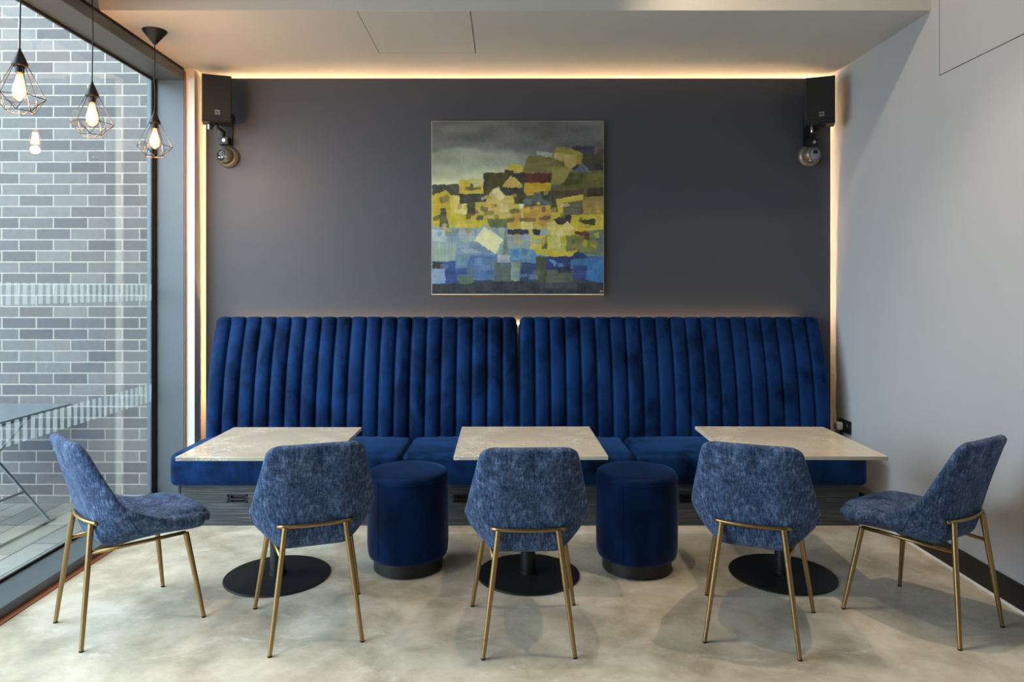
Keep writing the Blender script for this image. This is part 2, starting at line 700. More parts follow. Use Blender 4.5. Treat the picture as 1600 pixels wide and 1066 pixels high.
# ------------------------------------------------------------------ window on the left
Y0W = 0.35
YPOST = 5.215
win = bpy.data.objects.new('window_1', None)
C.objects.link(win)
win['kind'] = 'structure'
win['label'] = 'floor to ceiling window in a dark grey metal frame'
bm = new_bm()
rbox(bm, XG - 0.03, XF, YPOST, 5.229, 0.0, 3.150, 0.003, 1)
obj('window_post', bm, M['frame'], win)
bm = new_bm()
rbox(bm, XG - 0.03, XF, Y0W, YPOST, 3.086, 3.152, 0.003, 1)
obj('window_head', bm, M['frame'], win)
bm = new_bm()
box(bm, XG - 0.03, XF - 0.004, Y0W, YPOST, 3.152, CZ)
obj('head_packer', bm, M['gasket'], win)
bm = new_bm()
rbox(bm, XG - 0.03, XF, Y0W, YPOST, 0.0, 0.056, 0.003, 1)
obj('window_sill', bm, M['frame'], win)
bm = new_bm()
box(bm, XG + 0.004, XG + 0.018, YPOST - 0.022, YPOST, 0.056, 3.086)
box(bm, XG + 0.004, XG + 0.014, Y0W, YPOST - 0.022, 0.056, 0.070)
box(bm, XG + 0.004, XG + 0.014, Y0W, YPOST - 0.022, 3.072, 3.086)
obj('window_gasket', bm, M['gasket'], win)
bm = new_bm()
box(bm, XG - 0.03, XG + 0.003, YPOST - 0.045, YPOST - 0.001, 0.070, 3.072)
obj('glazing_edge', bm, M['frame'], win)
bm = new_bm()
box(bm, XG - 0.004, XG + 0.002, Y0W, YPOST - 0.045, 0.056, 3.086)
pane = obj('window_pane', bm, M['glass'], win)
# frosted safety bars on the glass
for z0, z1 in ((1.468, 1.585), (0.735, 0.862)):
    bm = new_bm()
    y = 0.4
    while y < YPOST - 0.07:
        box(bm, XG + 0.0024, XG + 0.0028, y, y + 0.036, z0, z1)
        y += 0.064
    obj('frosted_bars', bm, M['frost'], pane)

# brown floor edging, and a brown strip painting the gap shadow by the post
bm = new_bm()
box(bm, XF, XF + 0.034, Y0W, 5.228, 0.0, 0.006)
struct('trim_2', bm, M['copper'], 'brown edging strip along the floor under the window')
bm = new_bm()
box(bm, XF - 0.002, XF + 0.008, 5.218, 5.2298, 0.006, 3.150)  # solid brown strip in place of the shadow in this gap
struct('post_gap_shade', bm, M['copper'], 'brown strip painting the gap shadow between window post and pier')

# far wall of the room behind the camera
bm = new_bm()
box(bm, -2.9, XR + 0.2, YN - 0.1, YN, 0.0, HZ)
struct('wall_front', bm, simple('taupe_wall', (160, 148, 134), 0.8))

# ------------------------------------------------------------------ outside
bm = new_bm()
box(bm, -11.0, -2.586, 5.45, 5.70, -0.1, 6.5)
o = struct('wall_outside', bm, M['brick'], 'grey brick wall outside the window')
bm = new_bm()
box(bm, -14.0, XG - 0.030, -8.0, 5.45, -0.25, -0.095)
struct('floor_outside', bm, M['paving'], 'grey stone slab paving outside the window')

# ------------------------------------------------------------------ LED strips behind the panel
def strip(name, pts, label, size=0.006, group=None, mat='led'):
    bm = new_bm()
    tube(bm, pts, size, 8)
    o = obj(name, bm, M[mat])
    tag(o, label, 'light strip', group)
    return o


strip('led_strip', [(2.432, YP + 0.22, 3.10), (2.384, YP + 0.22, 2.2), (2.30, YP + 0.22, 1.2)],
      'warm LED strip behind the dark panel edge next to the grey wall')
strip('led_strip', [(-2.215, YP + 0.22, 3.08), (-2.14, YP + 0.22, 2.0), (-2.10, YP + 0.22, 0.6)],
      'warm LED strip behind the dark panel edge next to the window')
strip('led_strip', [(-2.1, YP + 0.22, 3.118), (2.40, YP + 0.22, 3.118)],
      'warm LED strip behind the top edge of the dark panel')
strip('led_strip', [(-2.05, 5.350, 1.292), (2.2, 5.350, 1.292)],
      'warm LED strip low behind the blue fluted backrests', 0.0045, mat='led_low')

# ------------------------------------------------------------------ hatches


bm = new_bm()
x0, x1, y0, y1 = -0.87, -0.205, 4.15, 4.885
box(bm, x0 + 0.004, x1 - 0.004, y0, y1 - 0.004, CZ - 0.0015, CZ + 0.0)
hp = thing('ceiling_hatch', 'white square access hatch outlined by a thin joint in the lowered ceiling', 'hatch', (0, 0, 0))
obj('hatch_panel', bm, M['white'], hp)
bm = new_bm()
for a in ((x0, x0 + 0.004, y0, y1), (x1 - 0.004, x1, y0, y1), (x0, x1, y1 - 0.004, y1)):
    box(bm, a[0], a[1], a[2], a[3], CZ - 0.0012, CZ)
obj('hatch_joint', bm, M['shadowgap'], hp)

hw = thing('wall_hatch', 'large flush access panel outlined by a thin joint high on the grey wall', 'hatch', (0, 0, 0))
bm = new_bm()
box(bm, XR - 0.0015, XR, 2.0, 4.056, 2.774, 3.6)
obj('hatch_panel', bm, M['right'], hw)
bm = new_bm()
box(bm, XR - 0.0012, XR, 4.056, 4.061, 2.77, 3.6)
box(bm, XR - 0.0012, XR, 2.0, 4.061, 2.770, 2.774)
obj('hatch_joint', bm, M['shadowgap'], hw)

# ================================================================== banquette
bq = thing('banquette', 'long royal blue velvet banquette with vertically fluted backrests against the dark wall', 'banquette', (0.085, 4.65, 0))
BX, BY = 0.085, 4.65


def L(bm_):
    bmesh.ops.translate(bm_, vec=(-BX, -BY, 0), verts=bm_.verts)
    return bm_


bm = new_bm()
box(bm, -2.128, 2.317, 4.672, 5.30, 0.045, 0.272)
box(bm, -2.128, 2.317, 4.655, 4.675, 0.0, 0.03)
box(bm, -2.146, -2.134, 4.652, 4.68, 0.0, 0.272)
obj('plinth', L(bm), M['wood'], bq)
DW = (2.317 + 2.128) / 6
for i in range(6):
    a = -2.128 + i * DW
    bm = new_bm()
    hx = a + DW / 2
    # drawer front built around a recessed pull
    zb, zt = 0.03, 0.268
    h0, h1, v0, v1 = hx - 0.068, hx + 0.068, 0.152, 0.206
    g = 0.0018
    box(bm, a + g, h0, 4.652, 4.671, zb, zt)
    box(bm, h1, a + DW - g, 4.652, 4.671, zb, zt)
    box(bm, h0, h1, 4.652, 4.671, zb, v0)
    box(bm, h0, h1, 4.652, 4.671, v1, zt)
    dr = obj('drawer', L(bm), M['wood'], bq)
    bm = new_bm()
    for q in ((h0, h1, v0, v0 + 0.007), (h0, h1, v1 - 0.007, v1), (h0, h0 + 0.012, v0, v1), (h1 - 0.012, h1, v0, v1)):
        box(bm, q[0], q[1], 4.649, 4.668, q[2], q[3])
    box(bm, h0, h1, 4.668, 4.671, v0, v1)
    tube(bm, [(h0 + 0.02, 4.655, v0 + 0.021), (h1 - 0.02, 4.655, v0 + 0.021)], 0.006, 8)
    box(bm, h0 + 0.016, h0 + 0.026, 4.653, 4.668, v0 + 0.007, v1 - 0.012)
    obj('flush_pull', L(bm), M['blackmetal'], dr)


def seat_cushion(x0, x1):
    bm = new_bm()
    box(bm, x0, x1, 4.575, 5.16, 0.272, 0.488)
    bmesh.ops.recalc_face_normals(bm, faces=bm.faces)
    bmesh.ops.bevel(bm, geom=list(bm.edges), offset=0.045, segments=6, profile=0.5, affect='EDGES')
    # flatten the underside back and give the top a gentle crown
    t = bmesh.new()
    me = bpy.data.meshes.new('t')
    bm.to_mesh(me)
    bm.free()
    t.from_mesh(me)
    bpy.data.meshes.remove(me)
    longe = [e for e in t.edges if e.calc_length() > 0.12]
    bmesh.ops.subdivide_edges(t, edges=longe, cuts=9, use_grid_fill=True)
    cx = (x0 + x1) / 2
    hw_ = (x1 - x0) / 2
    for v in t.verts:
        u = min(1, abs(v.co.x - cx) / hw_)
        w = min(1, abs(v.co.y - 4.8675) / 0.2925)
        if v.co.z > 0.44:
            v.co.z += 0.014 * (1 - u ** 4) * (1 - w ** 3)
        if v.co.y < 4.62:
            zz = min(1, abs(v.co.z - 0.38) / 0.108)
            v.co.y -= 0.010 * (1 - u ** 6) * (1 - zz ** 2)
    return t


for a, b in ((-2.175, -0.670), (-0.670, 0.838), (0.838, 2.342)):
    obj('seat_cushion', L(seat_cushion(a + 0.0005, b - 0.0005)), M['velvet'], bq, smooth=True)


def backrest(x0, x1, nf):
    # profile of the groove line, from the seat up and over the top
    front = catmull([(5.105, 0.44), (5.112, 0.60), (5.137, 0.80), (5.175, 0.98), (5.218, 1.12), (5.262, 1.235), (5.285, 1.29)], 26)
    prof = [(y, z, 1.0) for y, z in front]
    cy, cz, r = 5.308, 1.305, 0.026
    for k in range(1, 9):
        a = PI - 0.5 - k / 8 * (PI - 0.5)
        prof.append((cy + r * math.cos(a) , cz + r * math.sin(a) + 0.004, 1.0 - 0.75 * k / 8))
    prof.append((5.334, 1.20, 0.1))
    prof.append((5.334, 0.44, 0.1))
    sub = 10
    us = []
    for i in range(nf):
        for j in range(sub):
            us.append(i + j / sub)
    us.append(nf)
    fw = (x1 - x0) / nf
    bm = new_bm()
    grid = []
    for u in us:
        frac = u - math.floor(u)
        bul = math.sqrt(max(0, 1 - (2 * frac - 1) ** 2)) ** 0.8
        end = min(u, nf - u)
        drop = 0.0
        if end < 0.45:
            drop = 0.045 * (1 - math.sqrt(max(0, 1 - (1 - end / 0.45) ** 2)))
        col = []
        for k, (y, z, am) in enumerate(prof):
            if k == 0:
                ty, tz = prof[1][0] - y, prof[1][1] - z
            elif k == len(prof) - 1:
                ty, tz = y - prof[-2][0], z - prof[-2][1]
            else:
                ty, tz = prof[k + 1][0] - prof[k - 1][0], prof[k + 1][1] - prof[k - 1][1]
            l = math.hypot(ty, tz)
            ny, nz = -tz / l, ty / l
            zz = z - drop * max(0, (z - 1.1) / 0.22) if drop else z
            am2 = am
            col.append(bm.verts.new((x0 + u * fw, y + ny * 0.036 * bul * am2, zz + nz * 0.016 * bul * am2)))
        grid.append(col)
    for a, b in zip(grid, grid[1:]):
        for k in range(len(prof) - 1):
            bm.faces.new((a[k], b[k], b[k + 1], a[k + 1]))
    bm.faces.new(grid[0])
    bm.faces.new(grid[-1][::-1])
    return bm


obj('backrest', L(backrest(-2.155, 0.0865, 20)), M['velvet'], bq, angle=50)
obj('backrest', L(backrest(0.0985, 2.335, 20)), M['velvet'], bq, angle=50)

# ================================================================== tables
def make_table(label):
    t = thing('dining_table', label, 'table', group=None)
    bm = new_bm()
    rbox(bm, -0.38, 0.38, -0.375, 0.375, 0.711, 0.731, 0.0025, 2)
    obj('tabletop', bm, M['stone'], t)
    bm = new_bm()
    lathe(bm, [(0.040, 0.009), (0.040, 0.700)], 32)
    obj('column', bm, M['blackmetal'], t, angle=40)
    bm = new_bm()
    rbox(bm, -0.18, 0.18, -0.18, 0.18, 0.698, 0.711, 0.002, 1)
    obj('top_bracket', bm, M['blackmetal'], t)
    bm = new_bm()
    lathe(bm, [(0.272, 0.0), (0.278, 0.002), (0.278, 0.007), (0.274, 0.010), (0.045, 0.012), (0.045, 0.03), (0.040, 0.032)], 72)
    obj('base_plate', bm, M['blackmetal'], t, angle=35)
    return t


tb = make_table('square cream stone table with black disc base, standing nearest the window')
tb.location = (-1.232, 3.84, 0)
dup(tb, (0.122, 3.86, 0), math.radians(0.4), 'square cream stone table with black disc base, standing between the two velvet stools')
dup(tb, (1.503, 3.862, 0), math.radians(-1.2), 'square cream stone table with black disc base, standing nearest the grey wall')

# ================================================================== stools
def make_stool(label):
    t = thing('pouf_stool', label, 'stool')
    bm = new_bm()
    R = 0.2245
    lathe(bm, [(0.19, 0.072), (0.215, 0.080), (0.2215, 0.10), (R, 0.14), (R + 0.001, 0.30), (R, 0.44), (0.2235, 0.505), (0.2215, 0.522),
               (0.216, 0.534), (0.206, 0.541), (0.18, 0.545), (0.10, 0.548), (0.02, 0.549)], 96)
    body = obj('stool_body', bm, M['velvet2'], t, smooth=True)
    bm = new_bm()
    ring = [((R + 0.0005) * math.cos(a), (R + 0.0005) * math.sin(a), 0.508) for a in [2 * PI * k / 96 for k in range(97)]]
    tube(bm, ring, 0.0022, 6, False)
    for a in (math.radians(-127), math.radians(53)):
        tube(bm, [((R + 0.0005) * math.cos(a), (R + 0.0005) * math.sin(a), z) for z in (0.11, 0.2, 0.3, 0.4, 0.506)], 0.002, 6)
    obj('seam_piping', bm, M['velvet2'], body)
    bm = new_bm()
    lathe(bm, [(0.186, 0.0), (0.190, 0.004), (0.190, 0.072)], 72)
    obj('plinth_ring', bm, M['black'], t, angle=40)
    return t


st = make_stool('round navy velvet pouf stool between the table nearest the window and the middle table')
st.location = (-0.545, 3.975, 0)
dup(st, (0.731, 3.965, 0), math.radians(8), 'round navy velvet pouf stool between the middle table and the table nearest the grey wall')

# ================================================================== chairs
CT = [  # w, Py, Pz, Ey, Ez, thickness
    (0.175, 0.300, 0.438, 0.282, 0.438, 0.050),
    (0.214, 0.290, 0.446, 0.270, 0.446, 0.078),
    (0.240, 0.220, 0.450, 0.212, 0.458, 0.086),
    (0.254, 0.110, 0.444, 0.130, 0.480, 0.078),
    (0.262, 0.000, 0.434, 0.060, 0.507, 0.062),
    (0.268, -0.090, 0.424, 0.008, 0.534, 0.048),
    (0.273, -0.135, 0.432, -0.040, 0.558, 0.043),
    (0.272, -0.156, 0.478, -0.084, 0.585, 0.044),
    (0.264, -0.176, 0.560, -0.122, 0.618, 0.045),
    (0.248, -0.204, 0.655, -0.160, 0.690, 0.045),
    (0.229, -0.234, 0.750, -0.202, 0.772, 0.045),
    (0.213, -0.257, 0.825, -0.236, 0.838, 0.045),
    (0.199, -0.270, 0.864, -0.258, 0.870, 0.042),
    (0.166, -0.277, 0.888, -0.270, 0.886, 0.034),
]


def shell_surface(n=78, ns=44):
    rows = catmull(CT, n)
    mid = np.zeros((n + 1, ns + 1, 3))
    th = np.zeros((n + 1, ns + 1))
    for i, (w, py, pz, ey, ez, tk) in enumerate(rows):
        endf = min(i, n - i) / n
        ep = math.sqrt(max(0, 1 - (1 - min(1, endf / 0.035)) ** 2))
        for j in range(ns + 1):
            s = math.sin((j / ns * 2 - 1) * PI / 2)
            a = abs(s)
            k = max(0.0, (a - 0.46) / 0.54)
            g = k ** 1.25
            x = w * s
            mid[i, j] = (x, py + (ey - py) * g, pz + (ez - pz) * g)
            th[i, j] = tk * math.sqrt(max(0, 1 - a ** 9)) * ep
    du = np.gradient(mid, axis=0)
    dv = np.gradient(mid, axis=1)
    nrm = np.cross(dv, du)
    nrm /= np.maximum(np.linalg.norm(nrm, axis=2, keepdims=True), 1e-9)
    if nrm[n // 5, ns // 2, 2] < 0:
        nrm = -nrm
    return mid, th, nrm


def make_chair(label):
    t = thing('dining_chair', label, 'chair')
    mid, th, nrm = shell_surface()
    n, ns = mid.shape[0] - 1, mid.shape[1] - 1
    bm = new_bm()
    top = mid + nrm * (th[:, :, None] * 0.5)
    bot = mid - nrm * (th[:, :, None] * 0.5)
    A = [[bm.verts.new(top[i, j]) for j in range(ns + 1)] for i in range(n + 1)]
    B = [[bm.verts.new(bot[i, j]) for j in range(ns + 1)] for i in range(n + 1)]
    for G, flip in ((A, False), (B, True)):
        for i in range(n):
            for j in range(ns):
                f = (G[i][j], G[i][j + 1], G[i + 1][j + 1], G[i + 1][j])
                bm.faces.new(f[::-1] if flip else f)
    bmesh.ops.remove_doubles(bm, verts=bm.verts, dist=0.0006)
    sh = obj('seat_shell', bm, M['chenille'], t, smooth=True)
    # seat pad inside the shell
    bm = new_bm()
    i0, i1 = int(n * 0.07), int(n * 0.50)
    j0, j1 = int(ns * 0.16), ns - int(ns * 0.16)
    G = []
    for i in range(i0, i1 + 1):
        row = []
        for j in range(j0, j1 + 1):
            u = (i - i0) / (i1 - i0) * 2 - 1
            v = (j - j0) / (j1 - j0) * 2 - 1
            h = 0.024 * (max(0, 1 - u ** 6) * max(0, 1 - v ** 6)) ** 0.5 - 0.003
            row.append(bm.verts.new(top[i, j] + nrm[i, j] * h))
        G.append(row)
    for i in range(len(G) - 1):
        for j in range(len(G[0]) - 1):
            bm.faces.new((G[i][j], G[i][j + 1], G[i + 1][j + 1], G[i + 1][j]))
    obj('seat_pad', bm, M['chenille'], t, smooth=True)
    # seams running down the lower corners of the outer shell
    for sgn in (-1, 1):
        bm = new_bm()
        pts = []
        for i in range(int(n * 0.30), int(n * 0.545)):
            f = max(0.0, (i - n * 0.30) / (n * 0.245))
            j = ns // 2 + sgn * int(round(ns * (0.22 + 0.19 * f ** 0.8)))
            pts.append(bot[i, j] - nrm[i, j] * 0.0005)
        pts = [pts[0]] + [(np.array(pts[max(0, k - 2):k + 3]).mean(axis=0)) for k in range(1, len(pts) - 1)] + [pts[-1]]
        tube(bm, pts, 0.0018, 6)
        obj('seam', bm, M['piping'], sh)
    # curved rail across the outside of the back
    bm = new_bm()
    pts = []
    for k in range(13):
        x = -0.160 + 0.320 * k / 12
        pts.append((x, -0.2090 + 0.026 * (abs(x) / 0.16) ** 2.2, 0.523))
    tube(bm, pts, 0.0085, 14)
    obj('back_rail', bm, M['brass'], t, smooth=True)
    for s in (-1, 1):
        # rear leg
        bm = new_bm()
        a = Vector((s * 0.128, -0.196, 0.520))
        b = Vector((s * 0.193, -0.252, 0.006))
        tube(bm, [a, a.lerp(b, 0.5), b], 0.012, 16, radii=[0.0128, 0.0116, 0.0092])
        lg = obj('leg', bm, M['brass'], t, angle=40)
        bm = new_bm()
        lathe(bm, [(0.0096, 0.0), (0.0099, 0.007)], 14, Matrix.Translation((b.x, b.y, 0)))
        obj('foot_cap', bm, M['black'], lg)
        # front leg
        bm = new_bm()
        c = Vector((s * 0.188, 0.190, 0.400))
        d = Vector((s * 0.248, 0.248, 0.006))
        tube(bm, [c, c.lerp(d, 0.5), d], 0.012, 16, radii=[0.0130, 0.0116, 0.0092])
        lg = obj('leg', bm, M['brass'], t, angle=40)
        bm = new_bm()
        lathe(bm, [(0.0096, 0.0), (0.0099, 0.007)], 14, Matrix.Translation((d.x, d.y, 0)))
        obj('foot_cap', bm, M['black'], lg)
        # side rail under the seat
        bm = new_bm()
        f = (0.520 - 0.395) / (0.520 - 0.006)
        e = a.lerp(b, f)
        h = Vector((s * 0.188, 0.188, 0.402))
        tube(bm, [e, h], 0.0085, 12)
        obj('side_rail', bm, M['brass'], t, smooth=True)
    return t


def chair_pose(feet):
    """feet in photo pixels: rear a, rear b, front a, front b -> position and heading on the floor"""
    g = []
    for px, py in feet:
        d = F * CAMZ / (py - 452)
        g.append(Vector(((px - 790) * d / F, d)))
    r = (g[0] + g[1]) / 2
    f = (g[2] + g[3]) / 2
    c = (r + f) / 2
    v = (f - r)
    side = (g[1] - g[0]).normalized() + (g[3] - g[2]).normalized()   # towards larger pixel x
    a1 = math.atan2(v.y, v.x) - PI / 2
    return c, a1


chairs = [
    ([(88, 973), (127, 1019), (256, 917), (318, 964)],
     'blue-grey upholstered chair with brass legs, turned sideways beside the window'),
    ([(421, 1027), (566, 1002), (397, 952), (561.5, 928)],
     'blue-grey upholstered chair with its back to us at the table nearest the window'),
    ([(754, 1032), (899, 1027), (737, 948), (897, 945)],
     'blue-grey upholstered chair with its back to us at the middle table'),
    ([(1101, 1004), (1250, 1032), (1104, 930), (1271, 957)],
     'blue-grey upholstered chair with its back to us at the table nearest the grey wall'),
    ([(1499, 1016.5), (1564.5, 979), (1317, 952.5), (1406, 915)],
     'blue-grey upholstered chair with brass legs, turned sideways beside the grey wall'),
]
first = None
for feet, lab in chairs:
    c, a = chair_pose(feet)
    print('chair', [round(q, 3) for q in c], round(math.degrees(a), 1))
    if first is None:
        first = make_chair(lab)
        first['group'] = 'blue-grey dining chairs'
        first.location = (c.x, c.y, 0)
        first.rotation_euler = (0, 0, a)
    else:
        dup(first, (c.x, c.y, 0), a, lab)

# ================================================================== pendant lamps
def make_pendant(label, loc, zc, zceil):
    """loc: lamp axis; zc: bottom of the cage; zceil: ceiling above it"""
    t = thing('pendant_lamp', label, 'lamp', (loc[0], loc[1], zc))
    t['group'] = 'wire cage pendant lamps by the window'
    H = 0.285
    top = zceil - zc
    bm = new_bm()
    lathe(bm, [(0.006, top - 0.088), (0.010, top - 0.085), (0.070, top - 0.008), (0.073, top - 0.003), (0.073, top)], 40)
    obj('ceiling_canopy', bm, M['blackmetal'], t, angle=40)
    bm = new_bm()
    pts = []
    for k in range(15):
        f = k / 14
        z = H - 0.005 + (top - 0.085 - H + 0.005) * f
        pts.append((0.004 * math.sin(f * 9) * math.sin(f * PI), 0.003 * math.sin(f * 6) * math.sin(f * PI), z))
    tube(bm, pts, 0.0032, 8)
    obj('cord', bm, M['black'], t, smooth=True)
    bm = new_bm()
    lathe(bm, [(0.031, H - 0.078), (0.034, H - 0.074), (0.033, H - 0.066), (0.012, H - 0.016), (0.007, H - 0.008), (0.005, H + 0.004)], 32)
    obj('cap', bm, M['blackmetal'], t, angle=40)
    bm = new_bm()
    lathe(bm, [(0.017, H - 0.108), (0.019, H - 0.104), (0.019, H - 0.079)], 24)
    obj('lamp_holder', bm, M['black'], t, angle=40)
    # cage: six struts, wide hexagon, zigzag to a small hexagon
    bm = new_bm()
    rot = 0.35
    tp = [(0.030 * math.cos(rot + k * PI / 3), 0.030 * math.sin(rot + k * PI / 3), H - 0.072) for k in range(6)]
    wd = [(0.102 * math.cos(rot + k * PI / 3), 0.102 * math.sin(rot + k * PI / 3), 0.064) for k in range(6)]
    lo = [(0.056 * math.cos(rot + (k + 0.5) * PI / 3), 0.056 * math.sin(rot + (k + 0.5) * PI / 3), 0.002) for k in range(6)]
    w = 0.0017
    for k in range(6):
        tube(bm, [tp[k], wd[k]], w, 6)
        tube(bm, [wd[k], wd[(k + 1) % 6]], w, 6)
        tube(bm, [lo[k], lo[(k + 1) % 6]], w, 6)
        tube(bm, [wd[k], lo[k]], w, 6)
        tube(bm, [wd[(k + 1) % 6], lo[k]], w, 6)
    obj('wire_cage', bm, M['blackmetal'], t)
    bm = new_bm()
    zb = H - 0.112
    lathe(bm, [(0.012, zb), (0.014, zb - 0.015), (0.020, zb - 0.035), (0.027, zb - 0.058), (0.030, zb - 0.078), (0.028, zb - 0.096),
               (0.021, zb - 0.110), (0.010, zb - 0.118), (0.002, zb - 0.120)], 28)
    bulb = obj('bulb', bm, M['bulb'], t, smooth=True)
    bm = new_bm()
    pts = []
    for k in range(13):
        a = k * PI / 6
        for f in ((0, 1) if k % 2 == 0 else (1, 0)):
            r = 0.008 + 0.008 * f
            pts.append((r * math.cos(a), r * math.sin(a), zb - 0.022 - 0.070 * f))
    for p, q in zip(pts, pts[1:]):
        tube(bm, [p, q], 0.0011, 5)
    obj('filament', bm, M['fil'], bulb)
    ld = bpy.data.lights.new('bulb_glow', 'POINT')
    ld.energy = 11
    ld.color = (1.0, 0.50, 0.20)
    ld.shadow_soft_size = 0.022
    lo_ = bpy.data.objects.new('bulb_glow', ld)
    C.objects.link(lo_)
    lo_.parent = t
    lo_.location = (0, 0, zb - 0.13)
    return t


make_pendant('black wire cage pendant lamp whose cone ceiling canopy is in view, nearest the dark wall',
             (-2.205, 4.465), 2.383, CZ)
make_pendant('black wire cage pendant lamp hanging in the middle of the row by the window', (-2.20, 3.78), 2.366, HZ)
make_pendant('black wire cage pendant lamp hanging highest in the top corner, largest of the three',
             (-2.20, 3.217), 2.352, HZ)

# ================================================================== speakers
def make_speaker(label, sgn, x, y, z0):
    """sgn -1: turned in from the window side, +1: from the wall side. Origin = bottom centre of the front"""
    t = thing('wall_speaker', label, 'speaker', (x, y, z0), math.radians(20) * sgn * -1)
    t['group'] = 'black wall speakers'
    W, D, Hh = 0.198, 0.15, 0.325
    bm = new_bm()
    rbox(bm, -W / 2, W / 2, 0.008, D, 0.0, Hh, 0.004, 2)
    obj('cabinet', bm, M['speaker'], t)
    bm = new_bm()
    rbox(bm, -W / 2 + 0.002, W / 2 - 0.002, 0.0, 0.010, 0.022, Hh - 0.002, 0.004, 2)
    gr = obj('grille', bm, M['grille'], t)
    bm = new_bm()
    bx = 0.005 if sgn < 0 else 0.010
    box(bm, bx - 0.0165, bx + 0.0165, -0.002, 0.001, 0.038, 0.070)
    bd = obj('badge', bm, M['silver'], gr)
    bm = new_bm()
    box(bm, bx - 0.012, bx + 0.012, -0.0026, -0.0019, 0.044, 0.048)
    box(bm, bx - 0.012, bx - 0.006, -0.0026, -0.0019, 0.050, 0.062)
    box(bm, bx - 0.003, bx + 0.003, -0.0026, -0.0019, 0.050, 0.062)
    box(bm, bx + 0.006, bx + 0.012, -0.0026, -0.0019, 0.050, 0.062)
    obj('badge_lettering', bm, M['gasket'], gr)
    bm = new_bm()
    box(bm, -W / 2, W / 2, 0.012, D - 0.01, -0.014, 0.0)
    for sx in (-0.08, -0.02, 0.03, 0.08):
        lathe(bm, [(0.005, 0), (0.005, 0.004)], 10, Matrix.Translation((sx, 0.012, -0.007)) @ Matrix.Rotation(PI / 2, 4, 'X'))
    obj('bottom_plate', bm, M['blackmetal'], t)
    # bracket: yoke, arm and wall plate, in the frame of the wall
    bm = new_bm()
    a = math.radians(20) * sgn
    R = Matrix.Rotation(a, 4, 'Z')
    wally = YP - y - 0.001
    wx = 0.028 * sgn
    box(bm, wx - 0.045, wx + 0.045, wally - 0.012, wally, -0.138, 0.10, R)
    box(bm, wx - 0.035, wx + 0.035, wally - 0.075, wally - 0.012, -0.136, -0.085, R)
    obj('wall_plate', bm, M['blackmetal'], t)
    bm = new_bm()
    p0 = R @ Vector((wx, wally - 0.05, -0.10))
    p1 = R @ Vector((wx, wally - 0.055, -0.045))
    tube(bm, [p0, p1, (0.0, 0.085, -0.035), (0.0, 0.075, -0.014)], 0.012, 12)
    tube(bm, [(-0.045, 0.06, -0.014), (-0.050, 0.06, -0.050), (-0.035, 0.06, -0.060), (-0.028, 0.06, -0.030)], 0.009, 10)
    obj('bracket_arm', bm, M['blackmetal'], t, smooth=True)
    bm = new_bm()
    for c0 in ((wx + 0.008, wally - 0.082, -0.110), ):
        lathe(bm, [(0.012, 0.0), (0.012, 0.02)], 16, R @ Matrix.Translation((c0[0], c0[1], c0[2])) @ Matrix.Rotation(PI / 2, 4, 'X').inverted() @ Matrix.Translation((0, 0, 0)))
    obj('clamp_bolt', bm, M['chrome'], t, angle=40)
    bm = new_bm()
    lathe(bm, [(0.008, -0.03), (0.010, -0.02), (0.010, 0.012), (0.008, 0.02)], 14, Matrix.Translation((-0.052, 0.05, -0.034)))
    obj('clamp_bolt', bm, M['chrome'], t, angle=40)
    return t


make_speaker('black wall speaker on a bracket at the window end of the dark panel', -1, (338.5 - 790) * 5.10 / F, 5.10,
             CAMZ + (452 - 187) * 5.10 / F)
make_speaker('black wall speaker on a bracket at the grey wall end of the dark panel', 1, (1281.5 - 790) * 5.10 / F, 5.10,
             CAMZ + (452 - 190) * 5.10 / F)


# ================================================================== round security cameras
def make_dome(label, px, py, look, mat_lens):
    x = (px - 790) * 5.33 / F
    z = CAMZ + (452 - py) * 5.33 / F
    t = thing('security_camera', label, 'security camera', (x, YP, z))
    t['group'] = 'round wall cameras'
    toY = Matrix.Rotation(PI / 2, 4, 'X')      # local z -> -Y
    bm = new_bm()
    lathe(bm, [(0.078, 0.0), (0.082, 0.004), (0.081, 0.018), (0.072, 0.032), (0.060, 0.038)], 48, toY)
    obj('mounting_ring', bm, M['camshell'], t, angle=40)
    d = Vector(look).normalized()
    q = d.to_track_quat('Z', 'Y').to_matrix().to_4x4()
    c = Matrix.Translation((look[0] * 0.02, -0.055, look[2] * 0.02))
    bm = new_bm()
    prof = []
    for k in range(0, 15):
        a = -PI / 2 + (PI / 2 + 0.62) * k / 14
        prof.append((0.060 * math.cos(a) + 0.0005, 0.060 * math.sin(a)))
    prof += [(0.045, 0.037), (0.042, 0.032)]
    lathe(bm, prof, 48, c @ q)
    ball = obj('eyeball_housing', bm, M['camshell'], t, angle=50)
    bm = new_bm()
    lathe(bm, [(0.0415, 0.028), (0.0415, 0.034), (0.036, 0.038), (0.002, 0.041)], 40, c @ q)
    obj('front_glass', bm, mat_lens, ball, angle=40)
    bm = new_bm()
    for lx, ly, r in ((-0.014, -0.017, 0.007), (0.014, -0.017, 0.007)):
        lathe(bm, [(r, 0.036), (r, 0.042), (r * 0.4, 0.044)], 14, c @ q @ Matrix.Translation((lx, ly, 0)))
    obj('led_pair', bm, M['chrome'], ball, angle=40)
    bm = new_bm()
    box(bm, -0.017, 0.017, 0.002, 0.026, 0.036, 0.0425, c @ q)
    obj('lens_window', bm, M['lens'], ball)
    return t


lens2 = simple('pale_lens_plate', (150, 156, 172), 0.2, metal=0.4)
make_dome('round pewter security camera below the speaker at the window end, turned toward the glass', 355, 245, (-0.42, -1, 0.02), M['lens'])
make_dome('round pewter security camera with a pale lens plate, below the speaker by the grey wall', 1266, 243, (0.16, -1, 0.0), lens2)

